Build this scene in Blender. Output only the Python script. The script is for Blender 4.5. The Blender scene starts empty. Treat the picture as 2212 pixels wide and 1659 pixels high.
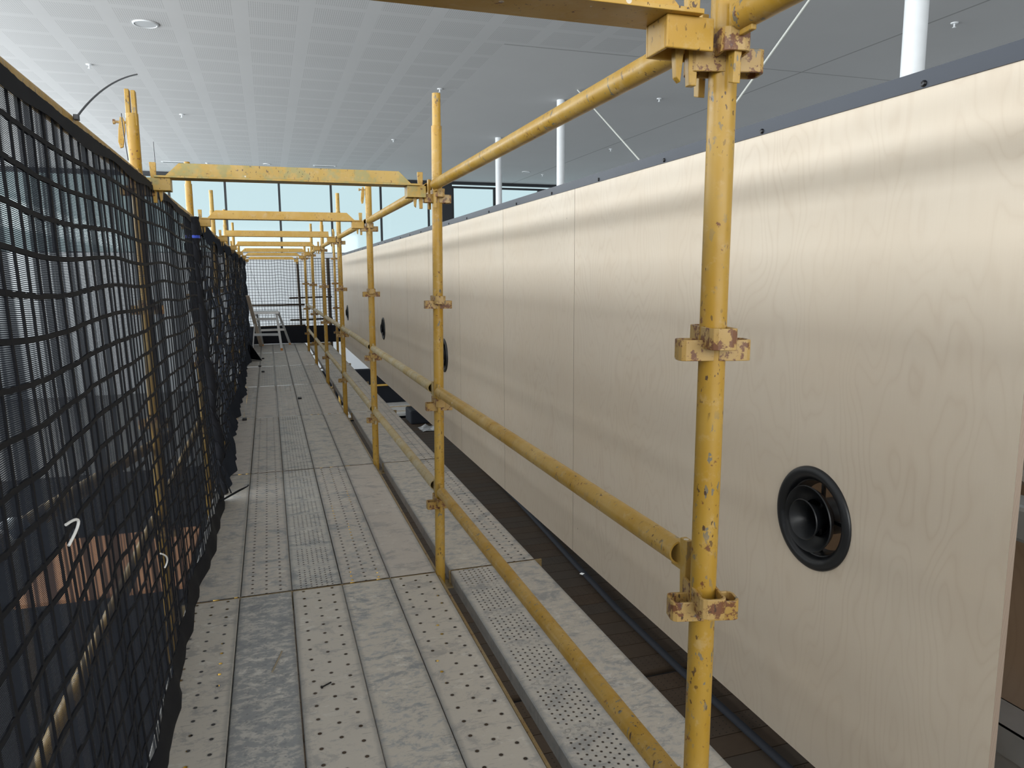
import bpy, math, random
from mathutils import Vector, Matrix

# ------------------------------------------------------------------ camera, world, light
S = bpy.context.scene
COL = S.collection
YAW, PITCH, ROLL, FPX, CAM_Z = 0.3152, 0.1452, -0.0062, 1599.84, 1.475
fw = Vector((math.sin(YAW) * math.cos(PITCH), math.cos(YAW) * math.cos(PITCH), -math.sin(PITCH)))
rt = Vector((math.cos(YAW), -math.sin(YAW), 0.0))
up = rt.cross(fw)
cr, sr = math.cos(ROLL), math.sin(ROLL)
rt2 = cr * rt + sr * up
up2 = -sr * rt + cr * up
cam_d = bpy.data.cameras.new('camera')
cam = bpy.data.objects.new('camera', cam_d)
COL.objects.link(cam)
cam.matrix_world = Matrix(((rt2.x, up2.x, -fw.x, 0), (rt2.y, up2.y, -fw.y, 0), (rt2.z, up2.z, -fw.z, CAM_Z), (0, 0, 0, 1)))
cam_d.sensor_width = 36.0
cam_d.lens = 36.0 * FPX / 2212.0
cam_d.clip_start = 0.02
cam_d.clip_end = 300
S.camera = cam

S.view_settings.view_transform = 'Standard'
S.view_settings.look = 'None'
S.view_settings.gamma = 1.0
S.view_settings.use_curve_mapping = False
S.view_settings.exposure = 0.0

world = bpy.data.worlds.new('sky')
S.world = world
world.use_nodes = True
bg = world.node_tree.nodes['Background']
bg.inputs[0].default_value = (0.68, 0.87, 0.92, 1)
bg.inputs[1].default_value = 0.97


def area(name, loc, rot, sx, sy, power, color, portal=False):
    d = bpy.data.lights.new(name, 'AREA')
    d.shape = 'RECTANGLE'
    d.size, d.size_y = sx, sy
    d.energy = power
    d.color = color
    o = bpy.data.objects.new(name, d)
    COL.objects.link(o)
    o.location = loc
    o.rotation_euler = rot
    if portal:
        d.cycles.is_portal = True
    return o


PI = math.pi
# daylight through the long clerestory of the left wall, the big front glazing behind the camera and the back windows, plus an added ceiling fill
area('daylight_left', (-12.1, 13, 4.75), (0, -PI / 2, 0), 1.5, 42, 2750, (0.94, 0.98, 1.0))
area('ceiling_fill_left', (-12.1, 13, 1.4), (0, -PI / 2 - math.radians(22), 0), 3.4, 42, 3600, (0.95, 0.985, 1.0))  # added lamp, tilted up to brighten the ceiling
area('daylight_front', (-1, -9.0, 3.3), (PI / 2, 0, 0), 20, 4.6, 1400, (1.0, 0.985, 0.96))

# ------------------------------------------------------------------ node helper
class NT:
    def __init__(s, name):
        s.m = bpy.data.materials.new(name)
        s.m.use_nodes = True
        s.n = s.m.node_tree.nodes
        s.l = s.m.node_tree.links
        s.n.clear()
        s.out = s.n.new('ShaderNodeOutputMaterial')

    def put(s, sock, v):
        if v is None:
            return
        if isinstance(v, bpy.types.NodeSocket):
            s.l.new(v, sock)
        else:
            if isinstance(v, (tuple, list)) and len(v) == 3 and len(getattr(sock, 'default_value', (0, 0, 0))) == 4:
                v = (*v, 1)
            sock.default_value = v

    def math(s, op, a, b=None, c=None, clamp=False):
        n = s.n.new('ShaderNodeMath')
        n.operation = op
        n.use_clamp = clamp
        s.put(n.inputs[0], a)
        s.put(n.inputs[1], b)
        s.put(n.inputs[2], c)
        return n.outputs[0]

    def vmath(s, op, a, b=None):
        n = s.n.new('ShaderNodeVectorMath')
        n.operation = op
        s.put(n.inputs[0], a)
        s.put(n.inputs[1], b)
        return n.outputs[0]

    def coord(s, kind='Object'):
        return s.n.new('ShaderNodeTexCoord').outputs[kind]

    def rand(s):
        return s.n.new('ShaderNodeObjectInfo').outputs['Random']

    def sep(s, v):
        n = s.n.new('ShaderNodeSeparateXYZ')
        s.l.new(v, n.inputs[0])
        return n.outputs[0], n.outputs[1], n.outputs[2]

    def comb(s, x, y, z):
        n = s.n.new('ShaderNodeCombineXYZ')
        s.put(n.inputs[0], x)
        s.put(n.inputs[1], y)
        s.put(n.inputs[2], z)
        return n.outputs[0]

    def noise(s, vec, scale=5, detail=3, rough=0.5, dist=0.0):
        n = s.n.new('ShaderNodeTexNoise')
        s.put(n.inputs['Vector'], vec)
        n.inputs['Scale'].default_value = scale
        n.inputs['Detail'].default_value = detail
        n.inputs['Roughness'].default_value = rough
        n.inputs['Distortion'].default_value = dist
        return n.outputs['Fac']

    def voro(s, vec, scale=5):
        n = s.n.new('ShaderNodeTexVoronoi')
        s.put(n.inputs['Vector'], vec)
        n.inputs['Scale'].default_value = scale
        return n.outputs['Distance'], n.outputs['Color']

    def ramp(s, f, stops, interp='LINEAR'):
        n = s.n.new('ShaderNodeValToRGB')
        s.put(n.inputs[0], f)
        r = n.color_ramp
        r.interpolation = interp
        while len(r.elements) < len(stops):
            r.elements.new(0.5)
        for e, (p, c) in zip(r.elements, stops):
            e.position = p
            e.color = (c, c, c, 1) if isinstance(c, (int, float)) else (*c, 1)
        return n.outputs[0]

    def mix(s, f, a, b, blend='MIX'):
        n = s.n.new('ShaderNodeMix')
        n.data_type = 'RGBA'
        n.blend_type = blend
        s.put(n.inputs[0], f)
        s.put(n.inputs[6], a)
        s.put(n.inputs[7], b)
        return n.outputs[2]

    def bump(s, h, strength=0.3, dist=0.002):
        n = s.n.new('ShaderNodeBump')
        n.inputs['Strength'].default_value = strength
        n.inputs['Distance'].default_value = dist
        s.l.new(h, n.inputs['Height'])
        return n.outputs[0]

    def bsdf(s, color, rough=0.5, metal=0.0, normal=None, spec=0.5):
        n = s.n.new('ShaderNodeBsdfPrincipled')
        s.put(n.inputs['Base Color'], color)
        s.put(n.inputs['Roughness'], rough)
        s.put(n.inputs['Metallic'], metal)
        n.inputs['Specular IOR Level'].default_value = spec
        if normal is not None:
            s.l.new(normal, n.inputs['Normal'])
        return n.outputs[0]

    def mixsh(s, f, a, b):
        n = s.n.new('ShaderNodeMixShader')
        s.put(n.inputs[0], f)
        s.l.new(a, n.inputs[1])
        s.l.new(b, n.inputs[2])
        return n.outputs[0]

    def done(s, sh):
        s.l.new(sh, s.out.inputs[0])
        return s.m


def plain(name, color, rough=0.5, metal=0.0, var=0.08, scale=6, spec=0.5):
    t = NT(name)
    c = t.coord()
    f = t.noise(c, scale, 3)
    dark = tuple(x * (1 - var) for x in color)
    lite = tuple(min(1, x * (1 + var)) for x in color)
    col = t.mix(f, dark, lite)
    return t.done(t.bsdf(col, rough, metal, spec=spec))


# ------------------------------------------------------------------ materials
def paint_yellow(name, base, light, rust_amt, chip_amt, green=0.0):
    t = NT(name)
    c = t.coord()
    r = t.rand()
    v = t.vmath('ADD', c, t.comb(t.math('MULTIPLY', r, 37.0), t.math('MULTIPLY', r, 11.0), t.math('MULTIPLY', r, 53.0)))
    x, y, z = t.sep(v)
    lv = t.comb(x, y, t.math('MULTIPLY', z, 0.45))
    big = t.ramp(t.noise(lv, 7, 4, 0.6), [(0.35, 0.0), (0.68, 1.0)])
    col = t.mix(big, base, light)
    scuff = t.ramp(t.noise(v, 30, 5, 0.7), [(0.55, 0.0), (0.72, 1.0)])
    col = t.mix(t.math('MULTIPLY', scuff, 0.35), col, (0.56, 0.43, 0.26))
    if green:
        g = t.ramp(t.noise(v, 16, 4, 0.65), [(0.50, 0.0), (0.62, 1.0)])
        col = t.mix(t.math('MULTIPLY', g, green), col, (0.30, 0.28, 0.11))
    # grey chips down to steel and old green paint
    ch = t.ramp(t.noise(lv, 62, 3, 0.6), [(0.735 - chip_amt, 0.0), (0.75 - chip_amt, 1.0)])
    m2 = t.ramp(t.noise(v, 4.2, 2), [(0.40, 0.0), (0.56, 1.0)])
    ch = t.math('MULTIPLY', ch, m2)
    col = t.mix(t.math('MULTIPLY', ch, 0.85), col, (0.13, 0.14, 0.13))
    # rust
    ru = t.ramp(t.noise(v, 36, 5, 0.7), [(0.66 - rust_amt, 0.0), (0.70 - rust_amt, 1.0)])
    col = t.mix(t.math('MULTIPLY', ru, 0.85), col, (0.12, 0.032, 0.018))
    # a few white paint drops
    d, _ = t.voro(v, 14)
    dr = t.math('MULTIPLY', t.math('LESS_THAN', d, 0.07), t.math('GREATER_THAN', t.noise(v, 2.5, 1), 0.60))
    col = t.mix(t.math('MULTIPLY', dr, 0.7), col, (0.75, 0.72, 0.66))
    nk = t.ramp(t.noise(lv, 120, 2, 0.5), [(0.655, 0.0), (0.665, 1.0)])
    m3 = t.ramp(t.noise(v, 7, 2), [(0.45, 0.0), (0.60, 1.0)])
    col = t.mix(t.math('MULTIPLY', t.math('MULTIPLY', nk, m3), 0.9), col, (0.06, 0.03, 0.02))
    rough = t.ramp(t.noise(v, 18, 3), [(0.3, 0.34), (0.7, 0.52)])
    nb = t.bump(t.math('ADD', t.noise(v, 90, 3), t.math('MULTIPLY', ch, -0.6)), 0.25, 0.001)
    return t.done(t.bsdf(col, rough, 0.0, nb, 0.45))


M_POST = paint_yellow('worn_yellow_paint', (0.385, 0.205, 0.008), (0.45, 0.285, 0.06), 0.035, 0.115)
M_CUP = paint_yellow('rusty_yellow_paint', (0.38, 0.22, 0.035), (0.46, 0.31, 0.13), 0.14, 0.10)
M_RAIL = paint_yellow('rail_yellow_paint', (0.40, 0.22, 0.014), (0.48, 0.31, 0.085), 0.02, 0.105)
M_BEAM = paint_yellow('beam_yellow_paint', (0.50, 0.285, 0.04), (0.56, 0.35, 0.08), 0.0, 0.0, 0.0)
M_RAILP = paint_yellow('peeling_rail_paint', (0.42, 0.29, 0.09), (0.50, 0.43, 0.28), 0.02, 0.10)
M_EDGEY = paint_yellow('dirty_ledger_paint', (0.25, 0.16, 0.05), (0.30, 0.23, 0.12), 0.06, 0.08)
M_BEAMG = paint_yellow('greenish_beam_paint', (0.44, 0.28, 0.055), (0.50, 0.32, 0.07), 0.01, 0.01, 0.75)


def plank_mat(name, kind, tone=(0.31, 0.31, 0.30), dirt=(0.44, 0.405, 0.35), dirt_lo=0.42, dark=(0.20, 0.21, 0.22)):
    t = NT(name)
    c = t.coord()
    r = t.rand()
    x, y, z = t.sep(c)
    v = t.vmath('ADD', c, t.comb(t.math('MULTIPLY', r, 31.0), t.math('MULTIPLY', r, 77.0), 0.0))
    vx, vy, vz = t.sep(v)
    sv = t.comb(vx, t.math('MULTIPLY', vy, 1.5), vz)
    a = t.ramp(t.noise(sv, 17, 8, 0.76, 0.4), [(dirt_lo - 0.01, 0.0), (dirt_lo + 0.07, 1.0)])
    col = t.mix(a, tone, dirt)
    b = t.ramp(t.noise(sv, 6.0, 8, 0.78, 0.4), [(0.52, 0.0), (0.60, 1.0)])
    col = t.mix(t.math('MULTIPLY', b, 0.82), col, dark)
    # pale splashes of dried plaster
    w = t.ramp(t.noise(sv, 17, 6, 0.68, 0.3), [(0.575, 0.0), (0.595, 1.0)])
    w2 = t.ramp(t.noise(v, 3.0, 2), [(0.46, 0.0), (0.60, 1.0)])
    col = t.mix(t.math('MULTIPLY', t.math('MULTIPLY', w, w2), 0.55), col, (0.56, 0.54, 0.49))
    # thin scratches across
    st = t.ramp(t.noise(t.comb(t.math('MULTIPLY', vx, 6.0), t.math('MULTIPLY', vy, 70.0), 0.0), 1.6, 2), [(0.66, 0.0), (0.70, 1.0)])
    col = t.mix(t.math('MULTIPLY', st, 0.5), col, (0.16, 0.155, 0.15))
    col = t.mix(t.math('MULTIPLY', r, 0.25), col, (0.40, 0.36, 0.32))
    # darker worn margins along the two long edges
    e = t.math('ABSOLUTE', x)
    ed = t.ramp(t.math('ADD', e, t.math('MULTIPLY', t.noise(v, 12, 3), 0.02)), [(0.104, 0.0), (0.118, 1.0)])
    col = t.mix(t.math('MULTIPLY', ed, 0.5), col, (0.17, 0.17, 0.165))
    # pattern
    holes = None

    def lattice(px, py, rad, xlim, stag=True, xo=0.0, squash=1.0):
        u = t.math('DIVIDE', t.math('ADD', x, xo), px)
        iu = t.math('ROUND', u)
        du = t.math('MULTIPLY', t.math('SUBTRACT', u, iu), px)
        odd = t.math('ABSOLUTE', t.math('MODULO', iu, 2.0))
        w_ = t.math('DIVIDE', y, py)
        if stag:
            w_ = t.math('ADD', w_, t.math('MULTIPLY', odd, 0.5))
        dw = t.math('MULTIPLY', t.math('SUBTRACT', w_, t.math('ROUND', w_)), py)
        d = t.math('SQRT', t.math('ADD', t.math('MULTIPLY', du, du), t.math('MULTIPLY', dw, dw)))
        inx = t.math('LESS_THAN', t.math('ABSOLUTE', t.math('ADD', x, xo)), xlim)
        return d, t.math('MULTIPLY', t.math('LESS_THAN', d, rad), inx), inx

    norm = None
    h = t.math('MULTIPLY', t.noise(v, 60, 4), 0.3)
    if kind in ('wide', 'mid', 'dense'):
        px, py, rad, xl = {'wide': (0.066, 0.083, 0.0068, 0.08), 'mid': (0.064, 0.052, 0.0060, 0.08), 'dense': (0.0245, 0.028, 0.0042, 0.084)}[kind]
        d, hm, inx = lattice(px, py, rad, xl)
        if kind == 'dense':
            q = t.math('FRACT', t.math('DIVIDE', y, 0.30))
            hm = t.math('MULTIPLY', hm, t.math('LESS_THAN', q, 0.80))
        ring = t.math('MULTIPLY', t.math('LESS_THAN', d, rad * 1.5), inx)
        col = t.mix(t.math('MULTIPLY', ring, 0.35), col, (0.16, 0.15, 0.14))
        holes = hm
    elif kind == 'dimple':
        d, hm, inx = lattice(0.030, 0.046, 0.0042, 0.08)
        col = t.mix(t.math('MULTIPLY', hm, 0.45), col, (0.15, 0.15, 0.15))
        h = t.math('ADD', h, t.math('MULTIPLY', hm, -1.0))
    elif kind == 'brick':
        u = t.math('FRACT', t.math('DIVIDE', x, 0.034))
        w_ = t.math('FRACT', t.math('ADD', t.math('DIVIDE', y, 0.11), t.math('MULTIPLY', t.math('FLOOR', t.math('DIVIDE', x, 0.034)), 0.5)))
        ln = t.math('MAXIMUM', t.math('MULTIPLY', t.math('LESS_THAN', u, 0.14), t.math('LESS_THAN', w_, 0.7)), t.math('LESS_THAN', w_, 0.05))
        col = t.mix(t.math('MULTIPLY', ln, 0.5), col, (0.13, 0.13, 0.125))
        h = t.math('ADD', h, t.math('MULTIPLY', ln, -1.0))
    norm = t.bump(h, 0.4, 0.0015)
    col = t.mix(1.0, col, (1.38, 1.41, 1.46), 'MULTIPLY')
    sh = t.bsdf(col, t.ramp(t.noise(v, 8, 3), [(0.3, 0.42), (0.7, 0.62)]), 0.15, norm, 0.4)
    if holes is not None:
        geo = t.n.new('ShaderNodeNewGeometry')
        nx, ny, nz = t.sep(geo.outputs['True Normal'])
        top = t.math('GREATER_THAN', t.math('ABSOLUTE', nz), 0.7)
        hm = t.math('MULTIPLY', holes, top)
        tr = t.n.new('ShaderNodeBsdfTransparent').outputs[0]
        sh = t.mixsh(hm, sh, tr)
    return t.done(sh)


PL = {
    'solid': plank_mat('galvanised_plank', 'solid'),
    'solid_warm': plank_mat('dusty_plank', 'solid', (0.36, 0.34, 0.315), (0.45, 0.41, 0.365), 0.35, (0.27, 0.26, 0.25)),
    'wide': plank_mat('wide_hole_plank', 'wide', (0.33, 0.32, 0.30), (0.45, 0.415, 0.36), 0.36, (0.27, 0.26, 0.245)),
    'mid': plank_mat('close_hole_plank', 'mid', (0.33, 0.325, 0.31), (0.44, 0.40, 0.35)),
    'dense': plank_mat('dense_hole_plank', 'dense', (0.33, 0.33, 0.32), (0.43, 0.41, 0.37)),
    'dimple': plank_mat('dimpled_plank', 'dimple', (0.22, 0.23, 0.235), (0.40, 0.385, 0.35), 0.48, (0.16, 0.175, 0.185)),
    'brick': plank_mat('grooved_plank', 'brick', (0.34, 0.33, 0.31), (0.42, 0.39, 0.345)),
}


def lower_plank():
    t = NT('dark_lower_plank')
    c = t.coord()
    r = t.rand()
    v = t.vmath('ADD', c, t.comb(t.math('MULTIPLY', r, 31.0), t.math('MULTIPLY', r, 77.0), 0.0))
    col = t.mix(t.noise(v, 5, 5, 0.65), (0.022, 0.013, 0.007), (0.052, 0.034, 0.021))  # dark brown steel, darkened further to stand for the shade below the deck
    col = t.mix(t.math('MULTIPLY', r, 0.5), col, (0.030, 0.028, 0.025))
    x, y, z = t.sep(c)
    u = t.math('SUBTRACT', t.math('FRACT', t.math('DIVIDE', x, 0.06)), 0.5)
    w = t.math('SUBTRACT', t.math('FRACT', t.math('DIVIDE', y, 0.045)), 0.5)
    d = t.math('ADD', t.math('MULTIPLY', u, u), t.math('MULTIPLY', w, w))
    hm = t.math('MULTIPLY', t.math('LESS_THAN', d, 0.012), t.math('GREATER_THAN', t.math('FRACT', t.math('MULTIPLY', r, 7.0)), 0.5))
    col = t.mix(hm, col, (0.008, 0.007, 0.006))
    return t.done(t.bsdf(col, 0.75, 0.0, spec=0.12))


M_LOW = lower_plank()


def birch(name, base, dark, seed=0.0):
    t = NT(name)
    c = t.coord()
    r = t.rand()
    x, y, z = t.sep(c)
    off = t.math('MULTIPLY', r, 60.0)
    yy = t.math('ADD', y, off)
    warp = t.noise(t.comb(0.0, t.math('MULTIPLY', yy, 1.0), t.math('MULTIPLY', z, 0.34)), 2.3, 3, 0.5, 0.0)
    warp = t.math('ADD', warp, t.math('MULTIPLY', t.noise(t.comb(0.0, t.math('MULTIPLY', yy, 1.0), t.math('MULTIPLY', z, 0.25)), 9, 2, 0.5), 0.045))
    rings = t.math('FRACT', t.math('MULTIPLY', warp, 34.0))
    tri = t.math('ABSOLUTE', t.math('SUBTRACT', rings, 0.5))
    line = t.ramp(tri, [(0.0, 1.0), (0.10, 0.45), (0.28, 0.0)])
    patch = t.ramp(t.noise(t.comb(0.0, yy, t.math('MULTIPLY', z, 0.5)), 3.5, 3), [(0.3, 0.15), (0.7, 1.0)])
    col = t.mix(t.math('MULTIPLY', t.math('MULTIPLY', line, patch), 0.27), base, dark)
    fine = t.noise(t.comb(0.0, t.math('MULTIPLY', yy, 260.0), t.math('MULTIPLY', z, 9.0)), 1.0, 2)
    col = t.mix(t.math('MULTIPLY', fine, 0.10), col, dark)
    cloud = t.noise(t.comb(0.0, yy, z), 2.0, 4, 0.6)
    col = t.mix(t.ramp(cloud, [(0.4, 0.0), (0.72, 0.30)]), col, (base[0] * 0.93, base[1] * 0.86, base[2] * 0.78))
    # pin knots
    d, cc = t.voro(t.comb(0.0, t.math('MULTIPLY', yy, 2.3), t.math('MULTIPLY', z, 1.4)), 1.7)
    kn = t.ramp(d, [(0.0, 1.0), (0.008, 1.0), (0.014, 0.0)])
    col = t.mix(t.math('MULTIPLY', kn, 0.75), col, (0.16, 0.09, 0.06))
    return t.done(t.bsdf(col, t.ramp(cloud, [(0.3, 0.38), (0.7, 0.46)]), 0.0, spec=0.35))


M_BIRCH = birch('birch_plywood_face', (0.70, 0.605, 0.485), (0.48, 0.36, 0.25))
M_EDGE = None


def ply_edge():
    t = NT('plywood_edge')
    c = t.coord()
    x, y, z = t.sep(c)
    s = t.math('FRACT', t.math('MULTIPLY', x, 330.0))
    col = t.mix(t.ramp(s, [(0.4, 0.0), (0.6, 1.0)]), (0.26, 0.19, 0.14), (0.42, 0.33, 0.26))
    return t.done(t.bsdf(col, 0.7))


M_EDGE = ply_edge()
M_BROWNPLY = birch('brown_plywood', (0.40, 0.28, 0.185), (0.24, 0.15, 0.09))
M_CAP = plain('blue_grey_steel', (0.024, 0.030, 0.044), 0.45, 0.2, 0.12, 3)
M_BLACK = plain('black_vent_plastic', (0.010, 0.011, 0.013), 0.36, 0.0, 0.1, 20, 0.5)
M_SCREW = plain('black_screw', (0.008, 0.008, 0.010), 0.3, 0.3)
M_WHITE = plain('white_paint', (0.74, 0.76, 0.78), 0.5)
M_FRAME = plain('charcoal_window_frame', (0.018, 0.020, 0.024), 0.4)
M_WALL = plain('white_plaster', (0.60, 0.62, 0.64), 0.8, 0, 0.03, 1)
M_CONC = plain('grey_concrete', (0.17, 0.168, 0.165), 0.95, 0, 0.12, 1.5, 0.08)
M_ALU = plain('aluminium', (0.62, 0.63, 0.64), 0.35, 0.5, 0.08, 15)
M_GALV = plain('galvanised_stud', (0.50, 0.53, 0.55), 0.35, 0.7, 0.2, 9)
M_ORANGE = plain('orange_rubber', (0.62, 0.27, 0.06), 0.6)
M_TIE = plain('black_nylon', (0.012, 0.014, 0.022), 0.35)
M_WTIE = plain('white_nylon', (0.8, 0.8, 0.78), 0.4)
M_BLUE = plain('blue_tape', (0.02, 0.06, 0.45), 0.5)
M_PINE = plain('pale_timber', (0.56, 0.47, 0.38), 0.6)
M_DARKBAG = plain('black_plastic_case', (0.008, 0.009, 0.012), 0.8, 0, .1, 6, .15)
M_PLASTIC = plain('crumpled_plastic', (0.22, 0.22, 0.22), 0.25)
M_CARD = plain('tan_cardboard', (0.62, 0.30, 0.14), 0.7, 0, 0.15, 3)
M_NAIL = plain('dark_nail', (0.02, 0.018, 0.02), 0.4, 0.6)
M_TWIG = plain('dry_straw', (0.33, 0.28, 0.20), 0.8)


def ceiling_mat():
    t = NT('perforated_ceiling')
    c = t.coord()
    x, y, z = t.sep(c)
    u = t.math('DIVIDE', t.math('ADD', x, 0.20 + 1.03 * 20), 1.03)
    w = t.math('DIVIDE', t.math('ADD', y, 0.05), 0.925)
    fu = t.math('ABSOLUTE', t.math('SUBTRACT', t.math('FRACT', u), 0.5))
    fwv = t.math('ABSOLUTE', t.math('SUBTRACT', t.math('FRACT', w), 0.5))
    cell = t.math('MULTIPLY', t.math('LESS_THAN', fu, 0.385), t.math('LESS_THAN', fwv, 0.41))
    z1 = t.math('LESS_THAN', x, 4.42)
    z2 = t.math('MULTIPLY', t.math('LESS_THAN', x, 7.0), t.math('LESS_THAN', y, 13.95))
    zone = t.math('MAXIMUM', z1, z2)
    cell = t.math('MULTIPLY', cell, zone)
    sl = t.math('LESS_THAN', t.math('FRACT', t.math('MULTIPLY', x, 1 / 0.034)), 0.33)
    dash = t.math('LESS_THAN', t.math('FRACT', t.math('MULTIPLY', y, 1 / 0.12)), 0.93)
    hole = t.math('MULTIPLY', t.math('MULTIPLY', sl, dash), cell)
    base = t.mix(t.noise(c, 0.6, 3), (0.60, 0.60, 0.605), (0.66, 0.66, 0.665))
    # joints between the flat sheets on the right hand side
    s1 = t.math('LESS_THAN', t.math('ABSOLUTE', t.math('SUBTRACT', x, 11.1)), 0.022)
    s2 = t.math('MULTIPLY', t.math('LESS_THAN', t.math('ABSOLUTE', t.math('SUBTRACT', y, 13.9)), 0.02), t.math('GREATER_THAN', x, 4.42))
    base = t.mix(t.math('MULTIPLY', t.math('MAXIMUM', s1, s2), 0.6), base, (0.22, 0.22, 0.22))
    col = t.mix(t.math('MULTIPLY', hole, 0.32), base, (0.20, 0.20, 0.205))
    return t.done(t.bsdf(col, 0.75, 0.0, spec=0.2))


M_CEIL = ceiling_mat()


def mesh_cloth():
    t = NT('black_shade_cloth')
    uv = t.coord('UV')
    u, v, _ = t.sep(uv)
    st = t.math('FRACT', t.math('MULTIPLY', v, 1 / 0.0036))
    lines = t.math('LESS_THAN', st, 0.55)
    big = t.noise(t.comb(t.math('MULTIPLY', u, 9.0), t.math('MULTIPLY', v, 0.25), 0.0), 2.0, 1)
    over = t.ramp(big, [(0.46, 0.0), (0.54, 0.45)])
    m = lines
    m = t.math('MAXIMUM', m, t.math('ADD', 0.47, over))
    d = t.n.new('ShaderNodeBsdfDiffuse')
    d.inputs[0].default_value = (0.036, 0.042, 0.056, 1)
    tr = t.n.new('ShaderNodeBsdfTransparent').outputs[0]
    return t.done(t.mixsh(m, tr, d.outputs[0]))


M_CLOTH = mesh_cloth()
M_CORD = plain('black_net_cord', (0.010, 0.011, 0.015), 0.75, 0, 0.1, 6, 0.2)


def glass_mat():
    t = NT('window_glass')
    gl = t.n.new('ShaderNodeBsdfGlossy')
    gl.inputs['Roughness'].default_value = 0.05
    tr = t.n.new('ShaderNodeBsdfTransparent')
    tr.inputs[0].default_value = (0.97, 0.99, 0.99, 1)
    return t.done(t.mixsh(0.04, tr.outputs[0], gl.outputs[0]))


M_GLASS = glass_mat()


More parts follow.
